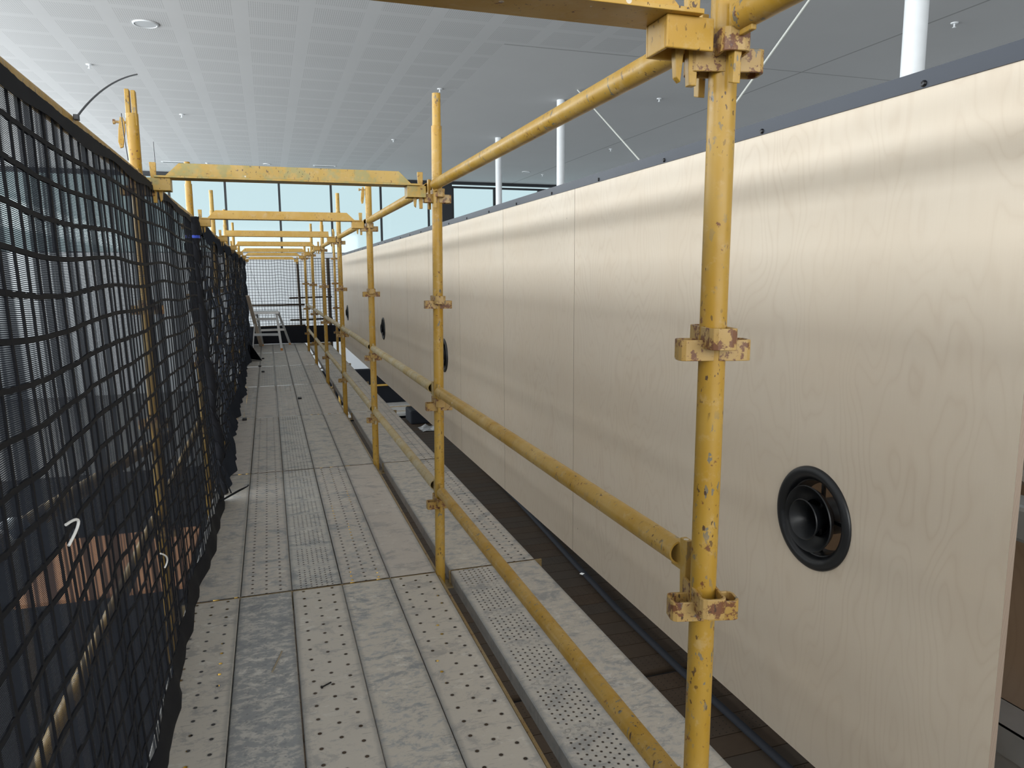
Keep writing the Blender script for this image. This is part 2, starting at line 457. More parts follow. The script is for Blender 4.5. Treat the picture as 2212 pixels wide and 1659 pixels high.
# ------------------------------------------------------------------ mesh builder
class MB:
    def __init__(s):
        s.v, s.f, s.uv, s.smooth, s.mi = [], [], None, [], []

    def add(s, vs, fs, smooth=False, mi=0):
        b = len(s.v)
        s.v += [tuple(p) for p in vs]
        for f in fs:
            s.f.append(tuple(i + b for i in f))
            s.smooth.append(smooth)
            s.mi.append(mi)
        return s

    def box(s, x0, x1, y0, y1, z0, z1, mi=0):
        v = [(x, y, z) for z in (z0, z1) for y in (y0, y1) for x in (x0, x1)]
        return s.add(v, [(0, 2, 3, 1), (4, 5, 7, 6), (0, 1, 5, 4), (2, 6, 7, 3), (0, 4, 6, 2), (1, 3, 7, 5)], mi=mi)

    def prism(s, poly, axis, a, b, mi=0):
        """extrude a polygon of (p,q) along axis 0/1/2 from a to b"""
        def P(p, q, t):
            return {0: (t, p, q), 1: (p, t, q), 2: (p, q, t)}[axis]
        n = len(poly)
        v = [P(p, q, a) for p, q in poly] + [P(p, q, b) for p, q in poly]
        fs = [tuple(range(n - 1, -1, -1)), tuple(range(n, 2 * n))]
        fs += [(i, (i + 1) % n, n + (i + 1) % n, n + i) for i in range(n)]
        return s.add(v, fs, mi=mi)

    def path(s, pts, r, seg=12, caps=True, smooth=True, flat=None):
        """tube along points; r scalar or list; flat=(w,h) gives a rectangular strip"""
        pts = [Vector(p) for p in pts]
        n = len(pts)
        prev = None
        rings = []
        for i, p in enumerate(pts):
            d = (pts[min(i + 1, n - 1)] - pts[max(i - 1, 0)]).normalized()
            if prev is None:
                ref = Vector((0, 0, 1)) if abs(d.z) < 0.9 else Vector((1, 0, 0))
                a = d.cross(ref).normalized()
            else:
                a = (prev - d * prev.dot(d)).normalized()
            prev = a
            bb = d.cross(a)
            rr = r[i] if isinstance(r, (list, tuple)) else r
            if flat:
                w, h = flat
                ring = [p + a * (w * cx) + bb * (h * cy) for cx, cy in ((-.5, -.5), (.5, -.5), (.5, .5), (-.5, .5))]
            else:
                ring = [p + (a * math.cos(2 * PI * k / seg) + bb * math.sin(2 * PI * k / seg)) * rr for k in range(seg)]
            rings.append(ring)
        m = len(rings[0])
        v = [q for ring in rings for q in ring]
        fs = []
        for i in range(n - 1):
            for k in range(m):
                fs.append((i * m + k, i * m + (k + 1) % m, (i + 1) * m + (k + 1) % m, (i + 1) * m + k))
        s.add(v, fs, smooth and not flat)
        if caps:
            b = len(s.v) - len(v)
            s.f.append(tuple(b + k for k in range(m - 1, -1, -1)))
            s.f.append(tuple(b + (n - 1) * m + k for k in range(m)))
            s.smooth += [False, False]
            s.mi += [0, 0]
        return s

    def lathe(s, prof, axis=2, seg=32, org=(0, 0, 0), closed=False):
        """profile of (r, t) revolved round axis through org"""
        n = len(prof)
        v = []
        for k in range(seg):
            a = 2 * PI * k / seg
            for r, t in prof:
                p, q = r * math.cos(a), r * math.sin(a)
                c = {0: (t, p, q), 1: (p, t, q), 2: (p, q, t)}[axis]
                v.append(tuple(c[i] + org[i] for i in range(3)))
        fs = []
        for k in range(seg):
            k2 = (k + 1) % seg
            for i in range(n if closed else n - 1):
                j = (i + 1) % n
                fs.append((k * n + i, k2 * n + i, k2 * n + j, k * n + j))
        return s.add(v, fs, True)

    def hollow(s, p0, p1, r, r2, seg=24):
        """an open-ended pipe with wall thickness"""
        p0, p1 = Vector(p0), Vector(p1)
        d = (p1 - p0).normalized()
        ref = Vector((0, 0, 1)) if abs(d.z) < 0.9 else Vector((1, 0, 0))
        a = d.cross(ref).normalized()
        b = d.cross(a)
        v = []
        for p, rr in ((p0, r), (p1, r), (p1, r2), (p0, r2)):
            v += [p + (a * math.cos(2 * PI * k / seg) + b * math.sin(2 * PI * k / seg)) * rr for k in range(seg)]
        fs = []
        for i in range(4):
            j = (i + 1) % 4
            for k in range(seg):
                k2 = (k + 1) % seg
                fs.append((i * seg + k, i * seg + k2, j * seg + k2, j * seg + k))
        return s.add(v, fs, True)

    def build(s, name, mats, parent=None, bevel=0.0, smooth_angle=None):
        me = bpy.data.meshes.new(name)
        me.from_pydata(s.v, [], s.f)
        if not isinstance(mats, (list, tuple)):
            mats = [mats]
        for m in mats:
            me.materials.append(m)
        me.polygons.foreach_set('use_smooth', s.smooth)
        me.polygons.foreach_set('material_index', s.mi)
        if s.uv:
            l = me.uv_layers.new(name='UVMap')
            for lp in me.loops:
                l.data[lp.index].uv = s.uv[lp.vertex_index]
        me.update()
        if s.smooth and all(s.smooth) is False and any(s.smooth):
            pass
        o = bpy.data.objects.new(name, me)
        COL.objects.link(o)
        if parent is not None:
            o.parent = parent
        if any(s.smooth):
            try:
                me.set_sharp_from_angle(angle=math.radians(40))
            except Exception:
                pass
        if bevel:
            b = o.modifiers.new('bevel', 'BEVEL')
            b.width = bevel
            b.segments = 2
            b.limit_method = 'ANGLE'
        return o


def tag(o, label, cat, group=None, kind=None):
    if label:
        o['label'] = label
        o['category'] = cat
    if group:
        o['group'] = group
    if kind:
        o['kind'] = kind
    return o


def empty(name, loc=(0, 0, 0), rz=0.0):
    o = bpy.data.objects.new(name, None)
    o.empty_display_size = 0.1
    COL.objects.link(o)
    o.location = loc
    o.rotation_euler.z = rz
    return o


def struct(o):
    o['kind'] = 'structure'
    return o


def tree(o):
    kids = {}
    for q in bpy.data.objects:
        if q.parent:
            kids.setdefault(q.parent.name, []).append(q)
    return kids


def copy_tree(o, parent=None, kids=None):
    kids = kids if kids is not None else tree(o)
    c = o.copy()
    COL.objects.link(c)
    c.parent = parent
    for k in kids.get(o.name, []):
        copy_tree(k, c, kids)
    return c


ORD = ['first', 'second', 'third', 'fourth', 'fifth', 'sixth', 'seventh', 'eighth']

# ------------------------------------------------------------------ the hall
CEIL_Z = 5.75
BACK_Y = 33.9
FLOOR_Z = -3.3
o = struct(MB().box(-12.3, 17, -9.3, BACK_Y + .3, CEIL_Z, CEIL_Z + .3).build('ceiling', M_CEIL))
o = struct(MB().box(-12.3, 17, -9.3, BACK_Y + .3, FLOOR_Z - .3, FLOOR_Z).build('floor', M_CONC))
o = MB().box(-12.0, 6.5, -9.2, 20.0, 0, .015).build('floor_shade_sheet', plain('floor_shade_black', (0.022, 0.02, 0.019), 0.9, 0, .3, 2, 0.1))  # black sheet stands for the shade lying over the hall floor
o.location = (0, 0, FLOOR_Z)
tag(o, 'dark sheet standing for the shade on the hall floor below the scaffold', 'floor shade')
# back wall below and around the windows
bw = MB().box(-12.3, 17, BACK_Y, BACK_Y + .3, FLOOR_Z, 2.50)
struct(bw.build('wall_back', M_WALL))
# back windows: white dado below, dark frames, sky behind
mull = [0.665 + 2.157 * k for k in range(-6, 4)]
wx = [-12.3] + mull[1:] + [7.50]
n_win = 0
for a, b in zip(wx[:-1], wx[1:]):
    n_win += 1
    fr = MB()
    w = 0.045
    fr.box(a, a + w, BACK_Y + .02, BACK_Y + .14, 2.50, 5.62)
    fr.box(b - w, b, BACK_Y + .02, BACK_Y + .14, 2.50, 5.62)
    fr.box(a + w, b - w, BACK_Y + .02, BACK_Y + .14, 2.50, 2.53)
    fr.box(a + w, b - w, BACK_Y + .02, BACK_Y + .14, 5.56, 5.62)
    f = struct(fr.build('window_%d' % n_win, M_FRAME))
    MB().box(a + w, b - w, BACK_Y + .07, BACK_Y + .085, 2.53, 5.56).build('pane', M_GLASS, f)
for a, b in ((8.22, 10.3), (10.3, 12.5), (12.5, 14.7), (14.7, 17.0)):
    n_win += 1
    fr = MB()
    w = 0.09
    fr.box(a, a + w, BACK_Y + .02, BACK_Y + .14, 2.50, 5.55)
    fr.box(b - w, b, BACK_Y + .02, BACK_Y + .14, 2.50, 5.55)
    fr.box(a + w, b - w, BACK_Y + .02, BACK_Y + .14, 2.50, 2.55)
    fr.box(a + w, b - w, BACK_Y + .02, BACK_Y + .14, 5.46, 5.55)
    f = struct(fr.build('window_%d' % n_win, M_FRAME))
    MB().box(a + w, b - w, BACK_Y + .07, BACK_Y + .085, 2.55, 5.46).build('pane', M_GLASS, f)
struct(MB().box(-12.3, 17, BACK_Y - .02, BACK_Y + .2, 5.62, CEIL_Z).build('trim_1', M_FRAME))
struct(MB().box(7.50, 8.22, BACK_Y - .04, BACK_Y + .2, 2.50, 5.62).build('trim_2', M_FRAME))
# left wall with its long clerestory; lower glazing added for the ceiling fill
struct(MB().box(-12.4, -12.3, -9.3, BACK_Y, FLOOR_Z, -.6).build('wall_left', M_WALL))
lw = MB()
for k in range(15):
    y = -9.2 + 3.07 * k
    lw.box(-12.4, -12.3, y, y + .08, -.6, 5.6)
lw.box(-12.4, -12.3, -9.3, BACK_Y, 5.6, CEIL_Z)
lw.box(-12.4, -12.3, -9.3, BACK_Y, 3.5, 3.7)
f = struct(lw.build('window_%d' % (n_win + 1), M_FRAME))
# right wall
struct(MB().box(17, 17.2, -9.3, BACK_Y, FLOOR_Z, CEIL_Z).build('wall_right', M_WALL))
# front wall: low wall with glazing above
struct(MB().box(-12.3, 17, -9.4, -9.2, FLOOR_Z, 0.9).build('wall_front', M_WALL))
fwb = MB()
for k in range(13):
    x = -12.3 + 2.4 * k
    fwb.box(x, x + .08, -9.4, -9.3, 0.9, 5.6)
fwb.box(-12.3, 17, -9.4, -9.3, 5.6, CEIL_Z)
struct(fwb.build('window_%d' % (n_win + 2), M_FRAME))

# white round columns and their bracing rods
for i, (y, lab) in enumerate(((7.0, 'nearest white round steel column, right of the near yellow post, rising above the plywood wall'),
                              (17.75, 'middle white round steel column standing behind the plywood wall'),
                              (23.0, 'farthest slim white round steel column behind the plywood wall'))):
    c = MB().path([(0, 0, 0), (0, 0, CEIL_Z - FLOOR_Z)], 0.125 if i == 0 else 0.10, 28).build('column', M_WHITE)
    c.location = (7.1, y, FLOOR_Z)
    tag(c, lab, 'column', 'white columns behind the plywood wall')
M_ROD = plain('pale_grey_rod', (0.55, 0.56, 0.52), 0.4)
for p0, p1, lab in (((7.1, 7.76, CEIL_Z), (7.1, 12.25, 2.99), 'thin pale bracing rod sloping down from the ceiling right of the near yellow post'),
                    ((7.1, 16.7, CEIL_Z), (7.1, 12.30, 2.90), 'thin pale bracing rod sloping down left of the near yellow post')):
    tag(MB().path([p0, p1], 0.018, 10).build('bracing_rod', M_ROD), lab, 'rod', 'ceiling bracing rods')

# ceiling fixtures
spk = [(-1.75, 14.6, .20, 'round white ceiling speaker near the top left corner of the photo'),
       (10.45, 30.0, .17, 'small round white ceiling speaker far away between the two slim columns'),
       (0.2, 30.6, .13, 'tiny round white ceiling speaker far away above the nearest full crossbeam')]
for x, y, r, lab in spk:
    e = empty('ceiling_speaker', (x, y, CEIL_Z))
    tag(e, lab, 'ceiling speaker', 'round ceiling speakers')
    MB().lathe([(r * .86, -.012), (r * .9, -.022), (r, -.018), (r * 1.02, 0)], 2, 32).build('rim', M_WHITE, e)
    MB().lathe([(0.001, -.016), (r * .88, -.014)], 2, 32).build('grille', M_WALL, e)
spr = [(-3.2, 17.6, 'white ceiling sprinkler at the left above the black netting'),
       (-1.93, 22.1, 'white ceiling sprinkler above the first full yellow crossbeam, left of the split post tops'),
       (4.0, 17.5, 'white ceiling sprinkler directly above the second right hand yellow post'),
       (4.0, 24.2, 'white ceiling sprinkler left of the diagonal top rail'),
       (9.35, 16.9, 'white ceiling sprinkler just left of the near yellow post'),
       (11.55, 17.3, 'white ceiling sprinkler touching the right side of the near yellow post'),
       (11.4, 23.9, 'white ceiling sprinkler beside the lower bracing rod'),
       (11.5, 10.5, 'white ceiling sprinkler right of the nearest white column'),
       (-1.95, 31.0, 'tiny far white ceiling sprinkler above the left end of the full crossbeam'),
       (11.4, 30.6, 'tiny far white ceiling sprinkler near the farthest column'),
       (8.0, 30.2, 'tiny far white ceiling sprinkler right above the corner window')]
for x, y, lab in spr:
    e = empty('sprinkler', (x, y, CEIL_Z))
    tag(e, lab, 'sprinkler', 'ceiling sprinklers')
    MB().lathe([(.001, -.02), (.055, -.018), (.062, 0)], 2, 20).build('flange', M_WHITE, e)
    h = MB().path([(0, 0, 0), (0, 0, -.07)], .014, 10)
    h.lathe([(.001, -.085), (.032, -.082), (.032, -.075), (.001, -.072)], 2, 16)
    h.build('head', M_WHITE, e)
for x, y, lab in ((-3.1, 31.0, 'dark linear slot in the far ceiling at the left end of the full crossbeam'),
                  (2.33, 30.5, 'dark linear slot in the far ceiling above the middle of the full crossbeam')):
    e = empty('slot_diffuser', (x, y, CEIL_Z))
    tag(e, lab, 'ceiling vent', 'linear ceiling slots')
    MB().box(-.42, .42, -.10, .10, -.02, 0).build('frame', M_WHITE, e)
    MB().box(-.36, .36, -.06, .06, -.024, -.02).build('slot', M_FRAME, e)

# ------------------------------------------------------------------ scaffold geometry
ROWS = [1.15, 3.505, 5.815, 8.17, 10.58, 12.97, 15.33, 17.35]     # plank ends
POST_Y = [1.168, 3.511, 5.821, 8.22, 10.66, 13.12, 15.42]
RX, LX = 0.757, -0.487
CUPS = [0.350, 0.845, 1.340, 1.835]
TUBE_R = 0.0242


def strap(mb, ax, sgn, z0, z1, reach=0.066, half=0.0245, th=0.0055, sag=0.0):
    """U shaped pressing welded on the tube, opening upwards; ax 0 = x direction, 1 = y direction"""
    pts = [(0.004, half), (reach - 0.010, half), (reach - .003, half - .004), (reach, half - 0.012), (reach, -half + 0.012),
           (reach - .003, -half + .004), (reach - 0.010, -half), (0.004, -half)]
    inn = [(0.004, half - th), (reach - 0.012, half - th), (reach - .008, half - .009), (reach - th, half - 0.015), (reach - th, -half + 0.015),
           (reach - .008, -half + .009), (reach - 0.012, -half + th), (0.004, -half + th)]
    n = len(pts)
    v = []
    for z in (z0, z1):
        for lst in (pts, inn):
            for i, (a, b) in enumerate(lst):
                dz = -sag * (a / reach) ** 2
                x, y = (a * sgn, b) if ax == 0 else (b, a * sgn)
                v.append((x, y, z + dz))
    fs = []
    for i in range(n - 1):
        fs += [(i, i + 1, 2 * n + i + 1, 2 * n + i), (n + i + 1, n + i, 3 * n + i, 3 * n + i + 1),
               (2 * n + i, 2 * n + i + 1, 3 * n + i + 1, 3 * n + i), (i + 1, i, n + i, n + i + 1)]
    fs += [(0, 2 * n, 3 * n, n), (n - 1, 2 * n - 1, 4 * n - 1, 3 * n - 1)]
    mb.add(v, fs)


def add_cup(parent, z, sag=0.0, ys=(1, -1)):
    mb = MB()
    strap(mb, 0, 1, z - .019, z + .019)
    strap(mb, 0, -1, z - .019, z + .019)
    for q in ys:
        strap(mb, 1, q, z + .004, z + .042, sag=sag)
    o_ = mb.build('wedge_cup', M_CUP, parent, 0.0012)
    return o_


def make_post(name, loc, top, spigot, label, group, latch=0, cups=CUPS, split=False, dark=None):
    e = empty(name, loc)
    tag(e, label, 'scaffold post', group)
    mat = dark or M_POST
    MB().hollow((0, 0, -2.0), (0, 0, top), TUBE_R, TUBE_R - .004).build('tube', mat, e)
    if spigot:
        if split:
            s_ = MB()
            s_.prism([(-.020, -.018), (-.003, -.018), (-.003, .018), (-.020, .018)], 2, top - .05, spigot)
            s_.prism([(.003, -.018), (.020, -.018), (.020, .018), (.003, .018)], 2, top - .05, spigot - .004)
            s_.build('spigot', mat, e, 0.003)
        else:
            MB().hollow((0, 0, top - .05), (0, 0, spigot), TUBE_R - .0045, TUBE_R - .009).build('spigot', mat, e)
    for z in cups:
        add_cup(e, z, 0.0)
    if latch:
        l = MB()
        l.prism([(-.006, -.055), (.006, -.05), (.014, .02), (.012, .05), (.004, .07), (-.006, .07), (-.012, .02), (-.013, -.03)], 1, -.006, .006)
        lo = l.build('locking_latch', mat, e, .002)
        lo.location = (-(TUBE_R + .019) * latch, 0, top - .085)
        lo.rotation_euler.y = 0.06
        b = MB().path([(-.03 * latch, 0, 0), (0.03 * latch, 0, 0)], .005, 12)
        b.lathe([(.001, -.030 * latch), (.010, -.030 * latch), (.010, -.022 * latch), (.001, -.022 * latch)], 0, 14)
        bo = b.build('latch_pin', M_CUP, e)
        bo.location = (-(TUBE_R + .018) * latch, 0, top - .035)
    return e


RG = 'yellow scaffold posts along the right side of the walkway'
LG = 'yellow scaffold posts along the left side behind the netting'
rlab = ['thick yellow scaffold post nearest the camera, running out of the top of the photo',
        'tall yellow scaffold post in the middle of the photo, second on the right side',
        'third yellow scaffold post on the right side, with a small latch near its top',
        'fourth yellow scaffold post on the right side with a narrow spigot on top',
        'fifth yellow scaffold post on the right side, two beyond the latched one',
        'sixth yellow scaffold post on the right side, last but one of the row',
        'farthest yellow scaffold post of the right row, where both guard rails end']
for i, y in enumerate(POST_Y):
    top = [2.95, 2.165, 2.16, 2.16, 2.18, 2.18, 2.15][i]
    spg = [0, 2.31, 0, 2.35, 2.33, 2.36, 0][i]
    x = [RX, RX, .752, .748, .742, .735, .725][i]
    p = make_post('scaffold_post', (x, y, 0), top, spg, rlab[i], RG, latch=1 if i == 2 else 0)
    if i == 0:
        p.rotation_euler = (0, 0.006, math.radians(-14))
        p.location.z = 0
        for ch in p.children:
            if ch.name.startswith('wedge_cup'):
                pass
    else:
        p.rotation_euler = (0, [0, .012, .004, 0, 0, 0, 0][i], math.radians([0, 0, 2, -3, 2, 0, 1][i]))
llab = ['yellow scaffold post with a split top and latch standing above the netting at the left',
        'second visible left hand yellow post, its top just above the full crossbeam',
        'third visible left hand yellow post, with a narrow worn spigot',
        'fourth visible left hand yellow post beyond the netting corner',
        'fifth visible left hand yellow post, short in the distance',
        'farthest left hand yellow post beside the back net']
for i, y in enumerate(POST_Y[1:]):
    top = [2.145, 2.13, 2.145, 2.16, 2.16, 2.16][i]
    spg = [2.24, 2.28, 2.345, 2.36, 2.36, 0][i]
    make_post('scaffold_post', (LX - .01, y, 0), top, spg, llab[i], LG, latch=1 if i == 0 else 0, split=(i == 0))
make_post('scaffold_post', (1.30, 15.5, 0), 2.25, 2.42, 'slim yellow post at the far end beyond the outer planks, beside the plywood wall', RG)


def wedge_end(mb, y, sgn, zr, down=0.075):
    """flattened pipe end with its hanging wedge; the wedge sits at |y| from the post axis"""
    mb.box(-.0045, .0045, min(y, y + sgn * .055), max(y, y + sgn * .055), zr - .032, zr + .024)
    yy = y + sgn * .006
    mb.prism([(yy - .013, zr + .036), (yy + .013, zr + .036), (yy + .009, zr - .100), (yy - .006, zr - .104)], 0, -.007, .007)


def make_rail(name, x, y0, y1, z, label, group, mat=M_RAIL, cat='guard rail', dz=0.0):
    e = empty(name, (x, y0, z))
    tag(e, label, cat, group)
    L = y1 - y0
    MB().hollow((0, .075, dz), (0, L - .070, 0), .0242, .0205).build('pipe', mat, e)
    a = MB()
    wedge_end(a, .047, 1, 0)
    a.build('wedge_end', M_CUP if False else mat, e, .0015)
    b = MB()
    wedge_end(b, L - .047, -1, 0)
    b.build('wedge_end', mat, e, .0015)
    return e


bay = ['nearest', 'second', 'third', 'fourth', 'fifth', 'sixth']
for i in range(6):
    for z, nm in ((.925, 'upper'), (.428, 'lower')):
        make_rail('guard_rail', RX - .004 * i, POST_Y[i], POST_Y[i + 1], z,
                  '%s yellow pipe guard rail in the %s bay of the right hand post row' % (nm, bay[i]), 'pipe guard rails between the right hand posts', mat=M_RAILP if i else M_RAIL)
for i in range(-1, 6):
    y0 = POST_Y[i] if i >= 0 else -1.2
    make_rail('top_rail', RX - .004 * max(i, 0), y0, POST_Y[i + 1], 1.893,
              'yellow overhead pipe rail %s' % ('running from the nearest post out of the top of the photo' if i < 0 else 'in the %s bay, joining the tops of the right hand posts' % bay[i]),
              'overhead pipe rails of the right post row')
for i in range(-1, 6):
    y0 = POST_Y[i] if i >= 0 else -1.2
    make_rail('top_rail', LX, y0, POST_Y[i + 1], 1.885,
              'yellow overhead pipe rail behind the top edge of the black netting, %s' % ('beside the camera' if i < 0 else bay[i] + ' bay'),
              'overhead pipe rails of the left post row')
for i in range(0, 6):
    make_rail('guard_rail', LX - .03, POST_Y[i], POST_Y[i + 1], .43,
              'low yellow pipe rail seen dimly through the black netting, %s bay' % bay[i], 'low rails behind the netting')
e = empty('brace_pipe', (-.56, 0, 0))
tag(e, 'pale yellow pipe sloping down away from the camera, seen through the lower left netting', 'brace')
MB().path([(0, .6, 1.03), (0, 1.8, .925)], .026, 20).build('pipe', M_RAIL, e)
MB().path([(0, 1.75, .93), (0, 4.4, .62)], .023, 20).build('pipe', M_RAIL, e)
MB().path([(0, 1.72, .932), (0, 1.84, .92)], .034, 20).build('coupler', M_GALV, e)


def make_transom(y, x0, x1, z, label, mat, chamfer=True, group='overhead yellow crossbeams'):
    e = empty('crossbeam', (x0, y, z))
    tag(e, label, 'scaffold crossbeam', group)
    L = x1 - x0
    c = .055 if chamfer else .004
    a0, a1 = .105, L - .105
    # flange plates (an inverted T made of two angles) with a chamfered upright web
    MB().box(.062, L - .062, -.050, .050, -.004, .004).build('flange', mat, e, .001)
    MB().prism([(a0, .004), (a1, .004), (a1 - c, .056), (a0 + c, .056)], 1, -.046, -.040).build('web', mat, e, .0008)
    MB().prism([(a0, .004), (a1, .004), (a1 - c, .050), (a0 + c, .050)], 1, .040, .046).build('web', mat, e, .0008)
    for s_, xx in ((1, .034), (-1, L - .034)):
        xe = xx + s_ * .088
        b = MB()
        b.box(min(xx, xe), max(xx, xe), -.036, -.030, -.056, -.004)
        b.box(min(xx, xe), max(xx, xe), .030, .036, -.056, -.004)
        b.box(min(xe, xe - s_ * .006), max(xe, xe - s_ * .006), -.030, .030, -.056, -.004)
        b.build('end_bracket', mat, e, .002)
        w = MB()
        xc = xx + s_ * .020
        w.prism([(xc - .013, .062), (xc + .013, .062), (xc + .009, -.104), (xc - .005, -.104)], 1, -.004, .010)
        w.prism([(xc + s_ * .016, -.045), (xc + s_ * .034, -.045), (xc + s_ * .030, -.092), (xc + s_ * .022, -.100)], 1, -.004, .010)
        w.build('wedge', M_POST, e, .0015)
    return e


tl = ['nearest yellow overhead crossbeam, cut off by the top of the photo',
      'wide yellow overhead crossbeam with greenish scuffed web above the walkway',
      'second full yellow overhead crossbeam with sloped ends, beyond the scuffed one',
      'yellow overhead crossbeam with square ends, fourth from the camera',
      'pale yellow overhead crossbeam, fifth from the camera, with sloped ends',
      'yellow overhead crossbeam, sixth from the camera',
      'farthest yellow overhead crossbeam, just above the back net']
for i, y in enumerate(POST_Y):
    make_transom(y - .005, LX, RX - .004 * i, 1.892 if i else 1.897, tl[i], M_BEAMG if i in (1,) else M_BEAM, chamfer=i not in (3,))
make_transom(17.2, LX, .70, 1.86, 'last yellow overhead crossbeam touching the top of the back net', M_BEAM)

# deck level bearers seen through the joints between the planks
bl = ['under the nearest joint', 'under the second joint', 'under the third joint', 'under the fourth joint',
      'under the fifth joint', 'under the sixth joint', 'under the seventh joint', 'at the far end of the planks']
for i, y in enumerate(ROWS):
    b = MB().box(LX + .03, 1.30, -.045, .045, -.078, -.0695)
    b.prism([(LX + .03, -.0695), (.733, -.0695), (.733, -.004), (LX + .03, -.004)], 1, -.0068, .0068)
    b.prism([(.80, -.0695), (1.30, -.0695), (1.30, -.005), (.80, -.005)], 1, -.0035, .0075)
    o = b.build('deck_bearer', M_EDGEY)
    o.location = (0, y, 0)
    tag(o, 'steel deck bearer showing as a thin line %s' % bl[i], 'bearer', 'deck bearers under the planks')
for i in range(7):
    y0 = max(ROWS[i] + .01, POST_Y[i] + .03)
    y1 = min(ROWS[i + 1] - .01, (POST_Y + [99])[i + 1] - .03)
    x0 = .7365
    o = MB().box(0, .012, y0, y1, -.062, -.012).build('edge_ledger', M_EDGEY)
    o.location = (x0 - .0, 0, 0)
    tag(o, 'thin worn ledger edge along the right side of the deck, %s bay' % (bay + ['last'])[i], 'ledger', 'ledgers beside the deck')

# ------------------------------------------------------------------ planks


def plank_mesh(w, L):
    mb = MB()
    hw = w / 2
    r = .004
    # outer skin: rounded shoulders, folded sides, inward lip; ends open
    prof = [(-hw + .018, -.062), (-hw, -.062), (-hw, -r), (-hw + r, 0), (hw - r, 0), (hw, -r), (hw, -.062), (hw - .018, -.062)]
    n = len(prof)
    v = [(p, 0, q) for p, q in prof] + [(p, L, q) for p, q in prof]
    fs = [(i, i + 1, n + i + 1, n + i) for i in range(n - 1)]
    mb.add(v, fs)
    return mb


KLAB = {'solid': 'plain galvanised', 'solid_warm': 'plain dusty beige-grey', 'wide': 'widely drilled', 'mid': 'closely drilled',
        'dense': 'densely perforated', 'dimple': 'dark dimpled', 'brick': 'grooved'}
LAY = [['wide', 'dimple', 'wide', 'solid', 'wide'],
       ['solid', 'mid', 'dense', 'mid', 'solid_warm'],
       ['solid_warm', 'mid', 'dense', 'solid', 'solid'],
       ['mid', 'solid_warm', 'mid', 'brick', 'solid_warm'],
       ['solid_warm', 'brick', 'brick', 'brick', 'brick'],
       ['solid', 'solid', 'solid', 'solid_warm', 'solid_warm'],
       ['brick', 'solid', 'brick', 'brick', 'solid']]
COLX = ['against the netting', 'second from the netting', 'in the middle of the walkway', 'second from the right hand rail', 'beside the right hand rail']
rnd = random.Random(4)
for i in range(7):
    y0, y1 = ROWS[i] + .008, ROWS[i + 1] - .008
    if i == 0:
        y0 = -.3
    for j in range(5):
        w = .229
        x = -.427 + .2325 * j + w / 2
        k = LAY[i][j]
        dx = rnd.uniform(-.0012, .0012)
        o = plank_mesh(w, y1 - y0 - rnd.uniform(0, .006)).build('deck_plank', PL[k])
        o.location = (x + dx, y0, rnd.uniform(-.0015, 0.0))
        tag(o, '%s deck plank in the %s row, %s' % (KLAB[k], ORD[i] + ' (nearest)' if i == 0 else ORD[i], COLX[j]), 'deck plank', 'steel planks of the main walkway')
        if k == 'dense' and i < 2:
            pass
OL = [('dense', 'solid'), ('solid', 'mid'), ('solid', 'mid'), ('solid', 'mid'), ('brick', 'solid'), ('solid_warm', 'solid'), ('solid', 'brick')]
for i in range(7):
    y0, y1 = ROWS[i] + .004, ROWS[i + 1] - .012
    if i == 0:
        y0 = -.3
    if i == 6:
        y1 = 16.6
    for j in range(2):
        x = .808 + .229 * j + .1135
        k = OL[i][j]
        o = plank_mesh(.226, y1 - y0).build('outer_plank', PL[k])
        o.location = (x + rnd.uniform(-.002, .002), y0, rnd.uniform(-.002, 0.0))
        tag(o, '%s plank, %s one of the outer ledge pair beyond the rail, %s row' % (KLAB[k], ('inner', 'outer')[j], ORD[i]),
            'deck plank', 'steel planks of the outer ledge')

# stamped lettering on the densely perforated planks (reads upside down from here, in the blank bands)
txtmat = plain('stamped_metal', (0.30, 0.295, 0.28), 0.5)


def stamp(x, y, z=0.0006):
    cu = bpy.data.curves.new('lettering', 'FONT')
    cu.body = 'WACO'
    cu.size = .029
    cu.space_character = 2.1
    cu.align_x = 'CENTER'
    cu.offset = -.0004
    t = bpy.data.objects.new('tmp', cu)
    COL.objects.link(t)
    dg = bpy.context.evaluated_depsgraph_get()
    me = bpy.data.meshes.new_from_object(t.evaluated_get(dg))
    bpy.data.objects.remove(t)
    me.materials.append(txtmat)
    o_ = bpy.data.objects.new('stamped_lettering', me)
    COL.objects.link(o_)
    return o_


lett = None
for o in [q for q in bpy.data.objects if q.name.startswith(('deck_plank', 'outer_plank')) and q.data.materials[0] == PL['dense']]:
    L = max(v.co.y for v in o.data.vertices)
    if o.location.y > 4:
        continue
    for n in range(3, int(L / .30) + 1):
        yb = .30 * n - .030
        if yb + .02 > L:
            continue
        if lett is None:
            lett = stamp(0, 0)
            q = lett
        else:
            q = lett.copy()
            COL.objects.link(q)
        q.parent = o
        q.location = (0.0, yb + .012, .0006)
        q.rotation_euler.z = PI

# ------------------------------------------------------------------ birch plywood wall with vents
PX, PT = 1.481, 0.018
PZ0, PZ1 = 0.016, 1.935
VENT_PANELS = {0: 0.0, 4: 0.0, 7: 0.10, 11: 0.10}
VZ = 0.768


